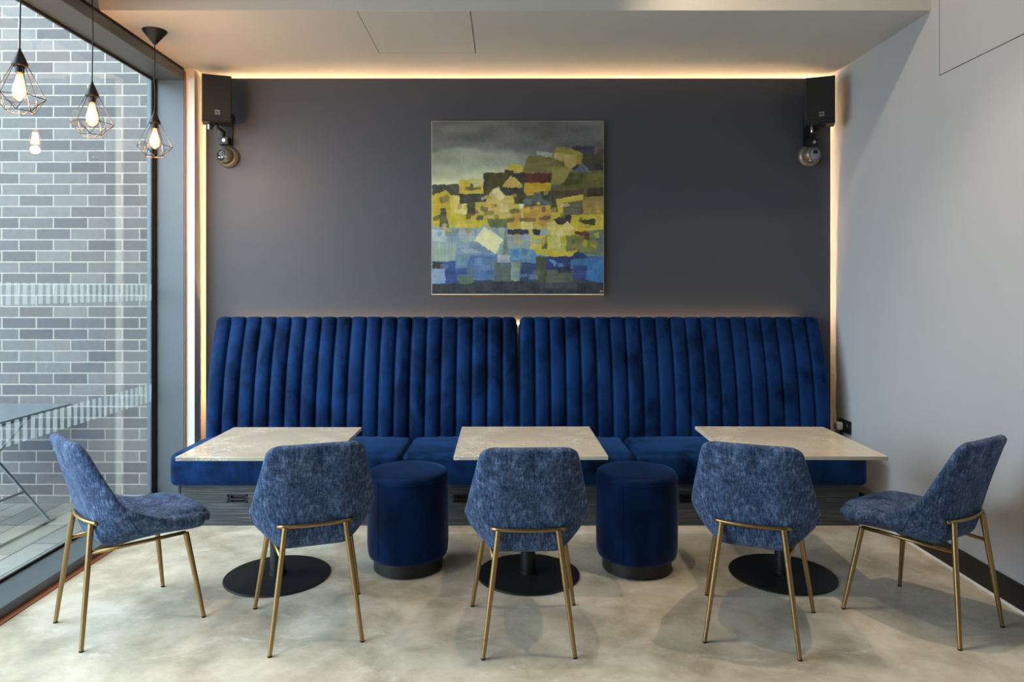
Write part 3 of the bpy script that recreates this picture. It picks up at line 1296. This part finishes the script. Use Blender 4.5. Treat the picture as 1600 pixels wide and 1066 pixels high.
# ================================================================== sockets
sk = thing('wall_socket', 'black double power socket on the grey wall above the end of the banquette', 'socket', (XR, 5.18, 0.55))
bm = new_bm()
rbox(bm, -0.008, 0.0, -0.088, -0.006, -0.047, 0.047, 0.002, 2)
rbox(bm, -0.008, 0.0, 0.006, 0.088, -0.047, 0.047, 0.002, 2)
obj('face_plate', bm, M['black'], sk)
bm = new_bm()
box(bm, -0.011, -0.008, -0.05, -0.04, 0.005, 0.020)
obj('rocker_switch', bm, M['silver'], sk)
bm = new_bm()
box(bm, -0.011, -0.008, 0.04, 0.05, 0.020, 0.035)
obj('rocker_switch', bm, M['silver'], sk)
pg = thing('power_plug', 'white power plug with a white cable in the black wall socket', 'plug', (XR - 0.008, 5.225, 0.545))
bm = new_bm()
rbox(bm, -0.045, 0.0, -0.026, 0.026, -0.028, 0.028, 0.008, 3)
obj('plug_body', bm, M['plastic'], pg, angle=50)
bm = new_bm()
tube(bm, [(-0.022, 0, -0.027), (-0.024, 0, -0.07), (-0.02, 0.01, -0.16), (-0.018, 0.03, -0.30), (-0.016, 0.05, -0.50)], 0.0035, 8)
obj('cable', bm, M['plastic'], pg, smooth=True)

# ================================================================== table outside
ot = thing('folding_table', 'grey folding table with crossed metal legs standing on the paving outside', 'table', (-3.62, 5.0, -0.095))
GZ = -0.095
bm = new_bm()
rbox(bm, -0.38, 0.38, -0.62, 0.30, 0.775, 0.792, 0.002, 1)
obj('tabletop', bm, M['outtop'], ot)


def flat_bar(bm, a, b, w, t_):
    a = Vector(a)
    b = Vector(b)
    d = (b - a)
    l = d.length
    q = d.to_track_quat('Z', 'Y').to_matrix().to_4x4()
    rbox(bm, -w / 2, w / 2, -t_ / 2, t_ / 2, 0, l, 0.002, 1, Matrix.Translation(a) @ q)


for yy in (0.03, -0.50):
    bm = new_bm()
    flat_bar(bm, (0.27, yy + 0.012, 0.775), (-0.40, yy + 0.012, 0.006), 0.024, 0.012)
    obj('leg', bm, M['galv'], ot)
    bm = new_bm()
    flat_bar(bm, (-0.27, yy - 0.012, 0.775), (0.40, yy - 0.012, 0.006), 0.024, 0.012)
    obj('leg', bm, M['galv'], ot)
for xx in (-0.40, 0.40):
    bm = new_bm()
    tube(bm, [(xx, 0.08, 0.008), (xx, -0.55, 0.008)], 0.008, 8)
    obj('foot_bar', bm, M['galv'], ot)
bm = new_bm()
tube(bm, [(0.22, 0.03, 0.215), (0.20, -0.5, 0.215)], 0.008, 8)
obj('stretcher', bm, M['galv'], ot)
bm = new_bm()
tube(bm, [(0.27, 0.04, 0.74), (0.27, -0.51, 0.74)], 0.008, 8)
obj('support_rod', bm, M['galv'], ot)
bm = new_bm()
tube(bm, [(-0.27, 0.03, 0.74), (-0.27, -0.51, 0.74)], 0.008, 8)
obj('support_rod', bm, M['galv'], ot)

# ================================================================== painting
# the picture plane is described in units of a 930 x 938 sheet, colours as they look on the canvas
def paint_canvas(NX=300, NZ=303):
    rs = np.random.RandomState(4)

    def vnoise(nx, nz, seed):
        r = np.random.RandomState(seed)
        g = r.rand(nz + 2, nx + 2)
        X, Z = np.meshgrid(np.linspace(0, nx, NX), np.linspace(0, nz, NZ))
        xi = np.minimum(X.astype(int), nx - 1)
        zi = np.minimum(Z.astype(int), nz - 1)
        fx, fz = X - xi, Z - zi
        fx = fx * fx * (3 - 2 * fx)
        fz = fz * fz * (3 - 2 * fz)
        return (g[zi, xi] * (1 - fx) * (1 - fz) + g[zi, xi + 1] * fx * (1 - fz) + g[zi + 1, xi] * (1 - fx) * fz + g[zi + 1, xi + 1] * fx * fz) - 0.5

    X, Z = np.meshgrid(np.linspace(117, 1047, NX), np.linspace(65, 1003, NZ))   # Z grows downward
    wobx = vnoise(45, 45, 1) * 7 + vnoise(110, 110, 2) * 5
    wobz = vnoise(45, 45, 3) * 7 + vnoise(110, 110, 5) * 5
    img = np.zeros((NZ, NX, 3))
    stops = [(65, (96, 94, 88)), (150, (98, 98, 94)), (205, (100, 102, 98)), (235, (132, 140, 122)), (300, (140, 147, 128)), (340, (176, 178, 142)),
             (400, (190, 192, 152)), (480, (190, 170, 60)), (620, (178, 160, 62)), (660, (140, 160, 168)), (780, (110, 138, 158)), (900, (66, 82, 100)), (960, (56, 62, 68)), (1003, (52, 54, 60))]
    Zs = Z + vnoise(6, 10, 8) * 60 + vnoise(20, 30, 9) * 16
    for c in range(3):
        img[:, :, c] = np.interp(Zs, [s[0] for s in stops], [s[1][c] for s in stops])
    # the sky stays grey to the right
    k = np.clip((X - 560) / 200, 0, 1)[:, :, None] * (Z < 470)[:, :, None]
    img = img * (1 - k) + np.array((92, 92, 92)) * k
    img += (vnoise(9, 22, 11) * 26)[:, :, None] * (Z < 480)[:, :, None]
    k = np.clip(1 - np.hypot((X - 330) / 150, (Z - 165) / 60), 0, 1)[:, :, None]
    img = img * (1 - 0.5 * k) + np.array((84, 84, 74)) * 0.5 * k
    streakh = vnoise(12, 150, 21)
    streakv = vnoise(150, 14, 22)

    def inside(poly, ox=0, oz=0):
        P = X + wobx + ox
        Q = Z + wobz + oz
        m = np.zeros(P.shape, bool)
        n = len(poly)
        for i in range(n):
            x1, z1 = poly[i]
            x2, z2 = poly[(i + 1) % n]
            if z1 == z2:
                continue
            cnd = ((z1 > Q) != (z2 > Q)) & (P < (x2 - x1) * (Q - z1) / (z2 - z1) + x1)
            m ^= cnd
        return m

    def put(poly, col, a=0.94, grain=12, vert=None):
        if len(poly) == 2:
            (xa, za), (xb, zb) = poly
            poly = [(xa, za), (xb, za), (xb, zb), (xa, zb)]
        m = inside(poly)
        st = streakv if (vert if vert is not None else rs.rand() < 0.5) else streakh
        cc = np.array(col, float)[None, None, :] + (st * grain * 1.1 + vnoise(25, 25, rs.randint(9999)) * grain * 1.6)[:, :, None]
        img[m] = img[m] * (1 - a) + cc[m] * a

    Yw, Oc, Cr, Ol, Dk, Sl = (190, 166, 50), (176, 146, 60), (206, 190, 128), (96, 92, 44), (50, 50, 44), (62, 66, 72)
    # hill on the right
    put([(600, 345), (640, 255), (700, 252), (770, 262), (775, 345)], (104, 98, 46))
    put([(685, 222), (770, 240), (770, 262), (684, 248)], (140, 152, 144))
    put([(880, 198), (995, 200), (992, 330), (880, 330)], (56, 54, 62))
    put([(1015, 215), (1047, 215), (1047, 250), (1015, 250)], (72, 66, 56))
    put([(940, 250), (1047, 240), (1047, 340), (940, 345)], (66, 66, 46))
    put([(960, 290), (1047, 280), (1047, 330), (960, 335)], (50, 48, 52))
    put([(772, 235), (795, 202), (868, 212), (935, 238), (925, 300), (900, 300), (865, 330), (775, 300)], (140, 124, 50))
    put([(780, 240), (905, 245), (895, 300), (862, 326), (830, 280), (780, 268)], (166, 146, 84))
    put([(820, 200), (870, 215), (868, 240), (800, 232)], (128, 118, 40))
    put([(775, 275), (838, 285), (832, 312), (775, 312)], (98, 92, 50))
    put([(766, 310), (880, 322), (862, 372), (810, 410), (766, 412)], (132, 124, 60))
    put([(862, 372), (895, 332), (1047, 330), (1047, 430), (800, 430), (815, 405)], (84, 84, 42))
    put([(960, 350), (1047, 340), (1047, 380), (960, 390)], (104, 100, 48))
    put([(892, 330), (930, 288), (985, 345)], (96, 98, 118))
    put([(895, 320), (925, 318), (918, 345), (888, 342)], (84, 88, 116), 0.8)
    put([(860, 340), (940, 350), (930, 400), (830, 420)], (74, 78, 40))
    put([(520, 325), (545, 298), (600, 300), (610, 340), (520, 345)], (176, 156, 52))
    put([(510, 328), (562, 332), (562, 345), (510, 345)], (58, 56, 46))
    put([(395, 345), (600, 344), (640, 350), (630, 470), (395, 480)], (68, 66, 34))
    put([(395, 345), (420, 345), (415, 440), (395, 450)], (54, 52, 46))
    put([(600, 345), (768, 348), (766, 402), (640, 402), (615, 420)], (86, 44, 34))
    put([(545, 345), (620, 345), (620, 400), (590, 395)], (56, 56, 58))
    put([(545, 360), (608, 412), (600, 428), (495, 424)], (190, 162, 76))
    put([(560, 366), (605, 412), (560, 418)], (200, 172, 90), 0.7)
    # left edge roofs
    put([(117, 410), (262, 408), (262, 470), (117, 470)], (64, 66, 56))
    put([(262, 382), (395, 380), (395, 455), (262, 462)], (190, 166, 58))
    put([(320, 385), (400, 382), (392, 412), (330, 420)], (184, 176, 128), 0.8)
    put([(300, 420), (385, 424), (385, 440), (300, 440)], (110, 98, 48))
    put([(320, 404), (338, 404), (338, 440), (320, 440)], (92, 84, 50))
    put([(117, 478), (195, 437), (218, 470), (218, 590), (140, 620), (117, 640)], (184, 162, 44))
    put([(117, 472), (160, 452), (117, 482)], (150, 150, 52))
    put([(140, 480), (205, 460), (210, 520), (140, 540)], (176, 150, 44), 0.8)
    put([(220, 470), (262, 470), (268, 520), (262, 640), (220, 640)], (190, 176, 70))
    put([(262, 462), (415, 460), (415, 500), (268, 515)], (56, 58, 62))
    put([(255, 515), (308, 515), (305, 570), (250, 570)], (212, 198, 140))
    put([(235, 475), (265, 475), (268, 560), (240, 560)], (206, 186, 104))
    put([(310, 480), (352, 480), (352, 570), (310, 600)], (66, 66, 52))
    put([(354, 500), (415, 502), (415, 600), (354, 590)], (176, 160, 66))
    put([(222, 570), (412, 575), (412, 640), (222, 645)], (188, 168, 50))
    put([(305, 560), (330, 560), (325, 600), (305, 600)], (96, 90, 48))
    put([(160, 570), (190, 530), (200, 600), (218, 660), (160, 650)], (80, 84, 62))
    put([(158, 540), (180, 535), (190, 572), (165, 575)], (70, 76, 70))
    # middle houses
    put([(413, 500), (440, 440), (475, 420), (515, 470), (558, 468), (562, 590), (415, 590)], (196, 170, 92))
    put([(438, 450), (475, 420), (515, 480), (480, 500)], (206, 192, 140))
    put([(520, 470), (558, 468), (558, 505), (520, 510)], (206, 184, 112))
    put([(484, 515), (535, 515), (532, 560), (486, 560)], (206, 190, 126))
    put([(436, 515), (470, 515), (470, 535), (440, 538)], (108, 92, 44))
    put([(490, 430), (610, 430), (615, 470), (560, 470), (520, 465)], (66, 64, 60))
    put([(560, 470), (620, 460), (620, 515), (565, 515)], (76, 68, 48))
    put([(615, 400), (766, 400), (760, 440), (690, 450), (640, 475), (615, 450)], (184, 148, 38))
    put([(620, 470), (765, 455), (765, 540), (700, 560), (600, 560)], (84, 88, 70))
    put([(612, 488), (660, 488), (660, 515), (612, 515)], (96, 116, 112))
    put([(700, 500), (752, 495), (752, 525), (700, 525)], (88, 98, 100))
    put([(668, 450), (700, 460), (700, 500), (670, 500)], (88, 98, 104))
    put([(700, 445), (765, 440), (765, 500), (715, 490)], (60, 64, 62))
    put([(682, 502), (700, 502), (700, 520), (682, 520)], (190, 168, 60))
    put([(720, 440), (750, 440), (748, 465), (718, 470)], (160, 136, 60), 0.8)
    put([(610, 530), (760, 520), (760, 640), (530, 640), (530, 590), (562, 570)], (182, 142, 62))
    put([(640, 530), (700, 528), (700, 550), (640, 552)], (206, 150, 70))
    put([(535, 545), (560, 540), (600, 548), (605, 562), (540, 566)], (116, 96, 46))
    put([(590, 515), (612, 512), (612, 545), (598, 545)], (222, 214, 180))
    put([(605, 530), (612, 530), (611, 615), (606, 615)], (206, 192, 130))
    put([(590, 590), (680, 592), (680, 608), (592, 612)], (120, 100, 60))
    put([(700, 585), (760, 575), (755, 600), (700, 605)], (108, 84, 60))
    put([(712, 530), (735, 530), (733, 560), (712, 562)], (110, 90, 50))
    # right middle
    put([(760, 430), (1047, 425), (1047, 500), (760, 500)], (92, 84, 48))
    put([(830, 445), (940, 430), (935, 465), (820, 478)], (84, 56, 46))
    put([(955, 430), (1047, 425), (1047, 475), (955, 475)], (66, 56, 48))
    put([(765, 440), (830, 445), (830, 560), (765, 560)], (74, 70, 44))
    put([(790, 490), (935, 462), (935, 495), (830, 510), (828, 560), (806, 585), (795, 540)], (196, 172, 62))
    put([(830, 506), (935, 500), (935, 590), (830, 585)], (88, 84, 72))
    put([(935, 480), (1047, 470), (1047, 580), (935, 590)], (140, 120, 62))
    put([(960, 500), (1047, 490), (1047, 540), (960, 550)], (150, 122, 66), 0.8)
    put([(770, 600), (830, 580), (890, 570), (880, 615), (825, 635)], (50, 48, 50))
    put([(870, 575), (1047, 570), (1047, 650), (870, 680)], (186, 170, 52))
    put([(920, 600), (1003, 596), (1000, 630), (930, 622)], (60, 62, 44))
    put([(750, 620), (1000, 640), (960, 690), (750, 700)], (192, 170, 62))
    put([(735, 615), (790, 615), (785, 660), (740, 655)], (206, 188, 112))
    put([(800, 655), (850, 605), (885, 645), (860, 680), (800, 700)], (212, 192, 112))
    put([(790, 665), (830, 660), (815, 700), (795, 705)], (204, 186, 130))
    put([(530, 610), (640, 612), (640, 650), (530, 650)], (196, 166, 58))
    put([(600, 612), (665, 612), (665, 648), (600, 648)], (208, 192, 116))
    put([(415, 592), (525, 600), (525, 655), (430, 640)], (92, 106, 68))
    put([(525, 652), (642, 652), (642, 680), (525, 682)], (50, 50, 54))
    put([(662, 655), (710, 655), (700, 682), (670, 686)], (50, 48, 46))
    put([(640, 650), (662, 650), (662, 690), (640, 690)], (196, 182, 84))
    put([(650, 690), (780, 680), (770, 800), (650, 780)], (194, 176, 56))
    put([(730, 685), (770, 685), (765, 720), (730, 722)], (120, 126, 82))
    put([(713, 715), (740, 715), (740, 760), (713, 760)], (78, 86, 72))
    put([(740, 690), (850, 690), (850, 800), (740, 800)], (184, 172, 62))
    put([(760, 700), (810, 690), (812, 755), (760, 758)], (200, 188, 116))
    put([(845, 685), (945, 685), (945, 785), (845, 785)], (112, 116, 60))
    put([(940, 660), (1047, 655), (1047, 800), (940, 790)], (104, 114, 74))
    put([(890, 662), (970, 668), (968, 712), (945, 712), (940, 688), (895, 680)], (92, 52, 38))
    put([(1000, 680), (1047, 670), (1047, 780), (1000, 780)], (92, 104, 104), 0.85)
    put([(940, 710), (1015, 715), (1010, 770), (940, 770)], (122, 128, 52), 0.8)
    put([(745, 770), (900, 770), (870, 800), (745, 805)], (190, 168, 54))
    # blue water
    put([(117, 640), (530, 650), (530, 800), (117, 800)], (128, 148, 154))
    put([(117, 650), (200, 655), (195, 720), (117, 720)], (166, 180, 180))
    put([(190, 650), (262, 655), (255, 690), (190, 690)], (108, 128, 116))
    put([(265, 650), (330, 650), (325, 720), (265, 720)], (150, 164, 166))
    put([(320, 655), (345, 655), (345, 715), (318, 715)], (160, 176, 182), 0.7)
    put([(117, 725), (250, 730), (240, 825), (117, 825)], (142, 158, 144))
    put([(250, 735), (460, 720), (430, 790), (255, 790)], (112, 134, 156))
    put([(268, 762), (330, 758), (400, 780), (300, 782)], (150, 166, 178))
    put([(375, 650), (400, 620), (430, 650), (510, 705), (470, 790), (335, 712)], (144, 164, 166))
    put([(395, 638), (506, 708), (458, 788), (345, 712)], (214, 208, 158), 1.0, 7)
    put([(405, 655), (485, 705), (452, 770), (365, 712)], (222, 214, 160), 0.7, 6)
    put([(430, 642), (515, 645), (520, 700), (505, 700)], (128, 148, 148))
    put([(475, 645), (510, 645), (510, 690), (480, 675)], (160, 170, 166))
    put([(510, 660), (530, 655), (530, 780), (500, 790)], (112, 124, 108))
    put([(525, 682), (645, 686), (645, 755), (525, 755)], (146, 158, 158))
    put([(545, 760), (680, 765), (680, 840), (545, 815)], (86, 130, 166))
    put([(555, 765), (590, 765), (588, 800), (555, 800)], (70, 120, 170))
    put([(250, 790), (470, 790), (470, 930), (250, 930)], (86, 114, 158))
    put([(280, 800), (440, 795), (445, 910), (290, 915)], (76, 102, 152), 0.8)
    put([(255, 790), (330, 790), (300, 860), (255, 850)], (112, 138, 148), 0.8)
    put([(470, 790), (540, 795), (540, 835), (470, 832)], (168, 172, 166))
    put([(455, 836), (595, 830), (595, 935), (455, 940)], (84, 96, 88))
    put([(545, 832), (592, 828), (590, 935), (545, 930)], (132, 148, 132))
    put([(117, 828), (190, 835), (185, 868), (117, 865)], (48, 46, 50))
    put([(117, 868), (195, 865), (190, 945), (117, 948)], (128, 150, 184))
    put([(182, 828), (245, 828), (250, 880), (262, 970), (195, 970)], (54, 76, 130))
    put([(245, 870), (320, 860), (320, 900), (250, 905)], (58, 78, 130))
    put([(262, 905), (340, 905), (345, 985), (262, 985)], (92, 112, 88))
    put([(595, 835), (680, 835), (690, 940), (595, 940)], (54, 72, 112))
    put([(680, 800), (740, 800), (745, 940), (680, 945)], (72, 80, 54))
    put([(735, 800), (890, 800), (935, 775), (960, 800), (1047, 800), (1047, 950), (735, 900)], (48, 62, 104))
    put([(850, 815), (910, 768), (945, 810), (920, 840)], (50, 58, 98))
    put([(870, 815), (1047, 800), (1047, 870), (870, 870)], (66, 110, 152))
    put([(950, 830), (1047, 820), (1047, 945), (950, 930)], (58, 112, 164))
    put([(880, 850), (960, 850), (955, 920), (880, 915)], (50, 66, 116))
    put([(752, 820), (775, 815), (798, 840), (782, 852)], (86, 130, 176))
    put([(800, 842), (822, 835), (835, 870), (815, 872)], (84, 112, 156))
    put([(740, 870), (880, 880), (880, 950), (735, 945)], (86, 92, 78))
    put([(800, 860), (870, 850), (870, 890), (800, 890)], (46, 48, 66))
    put([(117, 948), (1047, 945), (1047, 1003), (117, 1003)], (54, 56, 62))
    put([(345, 945), (600, 930), (700, 945), (700, 985), (345, 985)], (54, 58, 68))
    put([(700, 945), (900, 940), (900, 970), (700, 975)], (66, 74, 76))
    # many small loose dabs of the same colours in the housefront band
    pal = [Yw, Oc, Cr, (110, 104, 52), (72, 72, 58), (196, 172, 60), (150, 128, 60)]
    for _ in range(70):
        cx = rs.uniform(130, 1030)
        cz = rs.uniform(470, 660) if cx < 560 else rs.uniform(520, 770)
        if 320 < cx < 530 and cz > 600:
            continue
        w, h = rs.uniform(8, 26), rs.uniform(6, 18)
        an = rs.uniform(-0.5, 0.5)
        poly = [(cx + w * a * math.cos(an) - h * b * math.sin(an), cz + w * a * math.sin(an) + h * b * math.cos(an)) for a, b in ((-1, -1), (1, -1), (1, 1), (-1, 1))]
        put(poly, pal[rs.randint(len(pal))], 0.6, 8)
    palb = [(120, 146, 166), (92, 122, 160), (146, 162, 164), (70, 92, 130), (104, 120, 108)]
    for _ in range(34):
        cx = rs.uniform(130, 700)
        cz = rs.uniform(670, 930)
        if 330 < cx < 520 and cz < 800:
            continue
        w, h = rs.uniform(10, 30), rs.uniform(6, 22)
        put([(cx - w, cz - h), (cx + w, cz + h)], palb[rs.randint(len(palb))], 0.45, 8)
    # signature scribble in the corner
    put([(1026, 984), (1044, 984), (1044, 988), (1026, 988)], (190, 190, 186), 0.9, 2)
    put([(1030, 991), (1040, 991), (1040, 995), (1030, 995)], (170, 170, 168), 0.8, 2)
    grey = img.mean(axis=2, keepdims=True)
    img = grey + (img - grey) * 0.90 + (vnoise(70, 70, 31) * 9 + streakh * 2)[:, :, None]
    return np.clip(img, 8, 250) / 255.0


pt = thing('abstract_painting', 'square abstract canvas in yellow, ochre, grey and blue hanging on the dark wall', 'painting',
           (0.0910, YP, CAMZ + (452 - 325) * 5.325 / F))
PW, PH = 1.292 / 2, 1.305 / 2
bm = new_bm()
rbox(bm, -PW, PW, -0.034, -0.001, -PH, PH, 0.002, 1)
obj('canvas', bm, M['canvasedge'], pt)
NX, NZ = 300, 303
img = paint_canvas(NX, NZ)
linimg = np.where(img <= 0.04045, img / 12.92, ((img + 0.055) / 1.055) ** 2.4)
me = bpy.data.meshes.new('painted_surface')
xs = np.linspace(-PW + 0.003, PW - 0.003, NX)
zs = np.linspace(PH - 0.003, -PH + 0.009, NZ)
XX, ZZ = np.meshgrid(xs, zs)
co = np.stack([XX, np.full_like(XX, -0.0352), ZZ], axis=-1).reshape(-1, 3)
idx = np.arange(NX * NZ).reshape(NZ, NX)
quads = np.stack([idx[:-1, :-1], idx[1:, :-1], idx[1:, 1:], idx[:-1, 1:]], axis=-1).reshape(-1, 4)
me.vertices.add(len(co))
me.vertices.foreach_set('co', co.ravel())
me.loops.add(quads.size)
me.loops.foreach_set('vertex_index', quads.ravel().astype(np.int32))
me.polygons.add(len(quads))
me.polygons.foreach_set('loop_start', np.arange(0, quads.size, 4, dtype=np.int32))
me.update(calc_edges=True)
ca = me.color_attributes.new('paint', 'FLOAT_COLOR', 'POINT')
PAINT_GAIN = 1.3
rgba = np.ones((NX * NZ, 4), np.float32)
rgba[:, :3] = np.clip(linimg.reshape(-1, 3) * PAINT_GAIN, 0, 0.95)
ca.data.foreach_set('color', rgba.ravel())
pm, nt, b = principled('oil_paint')
at = nt.nodes.new('ShaderNodeVertexColor')
at.layer_name = 'paint'
nt.links.new(at.outputs['Color'], b.inputs['Base Color'])
b.inputs['Roughness'].default_value = 0.5
b.inputs['Specular IOR Level'].default_value = 0.3
v = objc(nt)
bump(nt, b, noise(nt, mapping(nt, v, (1, 1, 2)), 60, 5, 0.6, 1.0), 0.2, 0.002)
me.materials.append(pm)
ps = bpy.data.objects.new('painted_surface', me)
C.objects.link(ps)
ps.parent = pt
